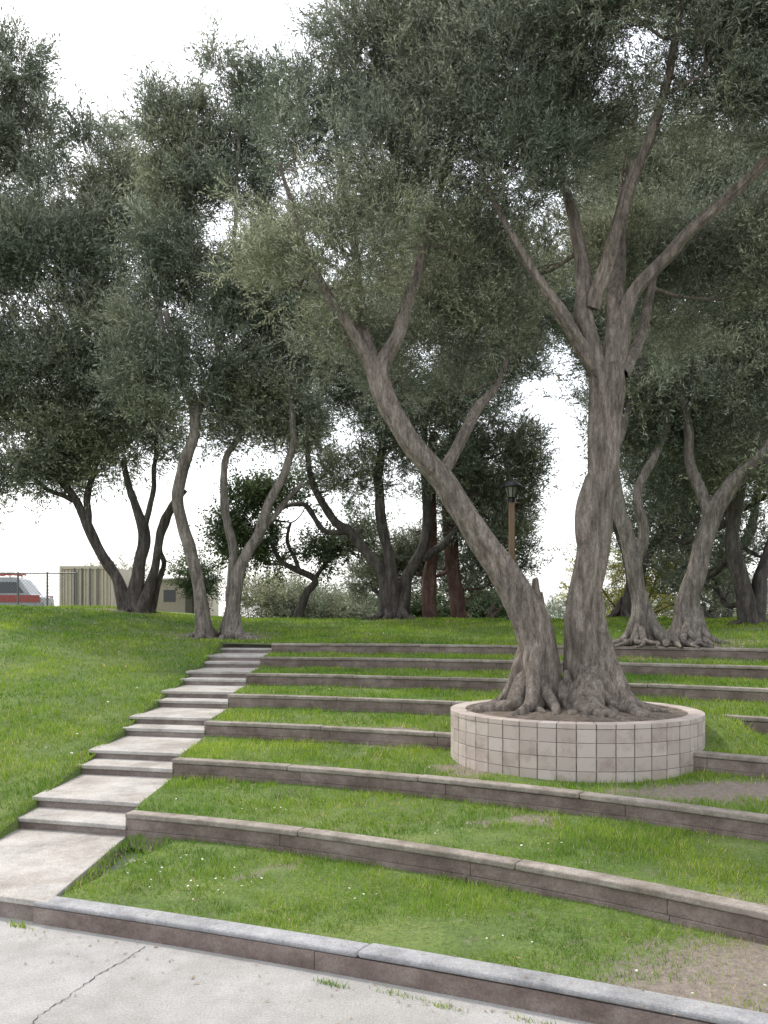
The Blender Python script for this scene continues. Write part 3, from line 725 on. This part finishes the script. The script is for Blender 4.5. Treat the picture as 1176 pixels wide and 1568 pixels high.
M_win=plain('window_glass',(.03,.035,.04),.12); M_tyre=plain('tyre_rubber',(.025,.025,.025),.9); M_chr=plain('wheel_metal',(.45,.45,.46),.35,.7)
cx,cy=-13.8,40; cz=gz(cx,cy)-.05
ct=empty('shipping_container',(cx,cy,cz))
V=[];F=[]; box(V,F,-1.2,1.2,-1.2,2.5,0,2.3); mesh_obj('shell',V,F,M_beige,ct)
V=[];F=[]
for i in range(14):
    xx=-1.07+i*.165; box(V,F,xx-.03,xx+.03,-1.25,-1.203,.12,2.18)
box(V,F,-1.24,-1.14,-1.28,-1.18,0,2.34); box(V,F,1.14,1.24,-1.28,-1.18,0,2.34); box(V,F,-1.14,1.14,-1.27,-1.2,2.2,2.34); box(V,F,-1.14,1.14,-1.27,-1.2,0,.12)
mesh_obj('ribs_and_frame',V,F,M_beige,ct)
V=[];F=[]
for xx in (-.55,-.2,.2,.55): box(V,F,xx-.02,xx+.02,-1.30,-1.26,.1,2.25)
mesh_obj('locking_bars',V,F,M_steel,ct)
sx,sy=-10.3,44; sz=gz(sx,sy)
sh=empty('storage_shed',(sx,sy,sz))
V=[];F=[]; box(V,F,-1.3,1.3,-1.5,1.5,0,2.0); mesh_obj('walls',V,F,M_beige,sh)
V=[(-1.45,-1.7,2.0),(1.45,-1.7,2.0),(1.45,1.7,2.0),(-1.45,1.7,2.0),(-1.45,-1.7,2.08),(1.45,-1.7,2.08),(1.45,1.7,2.25),(-1.45,1.7,2.25)]
mesh_obj('roof',V,[(0,3,2,1),(4,5,6,7),(0,1,5,4),(1,2,6,5),(2,3,7,6),(3,0,4,7)],M_white,sh)
V=[];F=[]; box(V,F,.2,.95,-1.53,-1.503,0,1.75); mesh_obj('door',V,F,plain('shed_door',(.18,.16,.13),.6),sh)
V=[];F=[]; box(V,F,-.9,-.3,-1.53,-1.503,.9,1.5); mesh_obj('window',V,F,M_win,sh)
def vehicle(name,x,y,rotz,prof,glass,width,wheels,mat):
    E=empty(name,(x,y,gz(x,y))); E.rotation_euler[2]=rotz
    V=[];F=[];n=len(prof); w=width/2
    for sgn in (-1,1):
        for (a,z) in prof:
            k=w*(1-.12*max(0,(z-.95))/.6); V.append((a,sgn*k,z))
    F.append(tuple(range(n))[::-1]); F.append(tuple(range(n,2*n)))
    for i in range(n): F.append((i,(i+1)%n,n+(i+1)%n,n+i))
    bevel(mesh_obj('body',V,F,mat,E),.05,3)
    for g in glass:
        V=[];F=[]
        for sgn in (-1,1):
            b=len(V)
            for (a,z) in g: V.append((a,sgn*(w*(1-.12*max(0,(z-.95))/.6)+.008),z))
            F.append(tuple(range(b,b+len(g))))
        mesh_obj('side_window',V,F,M_win,E)
    for wx in wheels:
        for sgn in (-1,1):
            V=[];F=[]
            for yy,rr in ((-.1,.0),(-.1,.28),(-.08,.33),(.08,.33),(.1,.28),(.1,0)):
                for i in range(20):
                    a=2*math.pi*i/20; V.append((wx+rr*math.cos(a),sgn*(w-.08)+yy,.33+rr*math.sin(a)))
            for k in range(5):
                for i in range(20): F.append((k*20+i,k*20+(i+1)%20,(k+1)*20+(i+1)%20,(k+1)*20+i))
            mesh_obj('wheel',V,F,M_tyre,E)
            V=[(wx+.19*math.cos(2*math.pi*i/16),sgn*(w+.03),.33+.19*math.sin(2*math.pi*i/16)) for i in range(16)]
            mesh_obj('hub',V,[tuple(range(16))],M_chr,E)
    for sgn in (-1,1):
        V=[];F=[]; xa=max(p[0] for p in prof); box(V,F,xa-.02,xa+.02,sgn*w*.65-.15,sgn*w*.65+.15,.62,.78); mesh_obj('headlight',V,F,M_chr,E)
        V=[];F=[]; xa=min(p[0] for p in prof); box(V,F,xa-.02,xa+.02,sgn*w*.75-.1,sgn*w*.75+.1,.65,.85); mesh_obj('tail_light',V,F,M_red,E)
    return E
van=[(-2.5,.3),(-2.5,1.9),(-2.35,2.05),(1.1,2.05),(1.35,1.95),(1.9,1.2),(2.45,1.05),(2.5,.3)]
E=vehicle('parked_van',-19.4,42,0.05,van,[[(-2.2,1.25),(-2.2,1.8),(-1.0,1.8),(-1.0,1.25)],[(-.85,1.25),(-.85,1.8),(.3,1.8),(.3,1.25)],[(.42,1.25),(.42,1.8),(1.2,1.8),(1.62,1.25)]],1.9,(-1.6,1.6),plain('van_grey_paint',(.36,.37,.40),.35))
V=[];F=[]
for xx in (-2.0,-1.0,0.,.9): box(V,F,xx-.02,xx+.02,-.8,.8,2.15,2.19)
for yy in (-.78,.78): box(V,F,-2.3,1.1,yy-.03,yy+.03,2.2,2.28)
for xx in (-2.0,0.9):
    for yy in (-.78,.78): box(V,F,xx-.02,xx+.02,yy-.02,yy+.02,2.03,2.2)
mesh_obj('roof_rack_ladder',V,F,M_red,E)
V=[];F=[]
for sgn in (-1,1): box(V,F,-2.45,2.4,sgn*.965-.008,sgn*.965+.008,.80,1.15)
mesh_obj('red_stripe',V,F,M_red,E)
pk=[(-2.7,.4),(-2.7,1.05),(-.6,1.05),(-.5,1.72),(.7,1.75),(1.25,1.1),(2.4,1.0),(2.5,.4)]
vehicle('pickup_truck',-13.4,47,0.0,pk,[[(-.35,1.15),(-.35,1.62),(.62,1.62),(1.05,1.15)]],1.85,(-1.8,1.7),M_white)
# ------------------------------------------------------------------ light
SE,SA=math.radians(52),math.radians(-48)
w=bpy.data.worlds.new('World'); S.world=w; w.use_nodes=True; t=w.node_tree
bg=t.nodes['Background']; sk=t.nodes.new('ShaderNodeTexSky'); sk.sky_type='NISHITA'; sk.sun_disc=False
sk.sun_elevation=SE; sk.sun_rotation=SA; sk.dust_density=4; sk.air_density=1.2
t.links.new(sk.outputs[0],bg.inputs[0]); bg.inputs[1].default_value=.10
b2=t.nodes.new('ShaderNodeBackground'); b2.inputs[0].default_value=(.975,.985,1,1); b2.inputs[1].default_value=1.35
ad=t.nodes.new('ShaderNodeAddShader'); t.links.new(bg.outputs[0],ad.inputs[0]); t.links.new(b2.outputs[0],ad.inputs[1])
t.links.new(ad.outputs[0],t.nodes['World Output'].inputs[0])
sd=bpy.data.lights.new('sun','SUN'); sd.energy=2.8; sd.angle=math.radians(2.5); sd.color=(1,.95,.87)
so=bpy.data.objects.new('sun',sd); link(so)
d=Vector((math.sin(SA)*math.cos(SE),math.cos(SA)*math.cos(SE),math.sin(SE)))
so.rotation_euler=d.to_track_quat('Z','Y').to_euler()
# ------------------------------------------------------------------ camera
cd=bpy.data.cameras.new('camera'); cd.sensor_fit='VERTICAL'; cd.sensor_height=36; cd.lens=36*1280/1568; cd.shift_y=166/1568; cd.clip_end=5000
co=bpy.data.objects.new('camera',cd); link(co); co.location=(0,0,2.4); co.rotation_euler=(math.radians(90),0,0)
S.camera=co
S.view_settings.view_transform='Standard'; S.view_settings.look='None'; S.view_settings.exposure=0
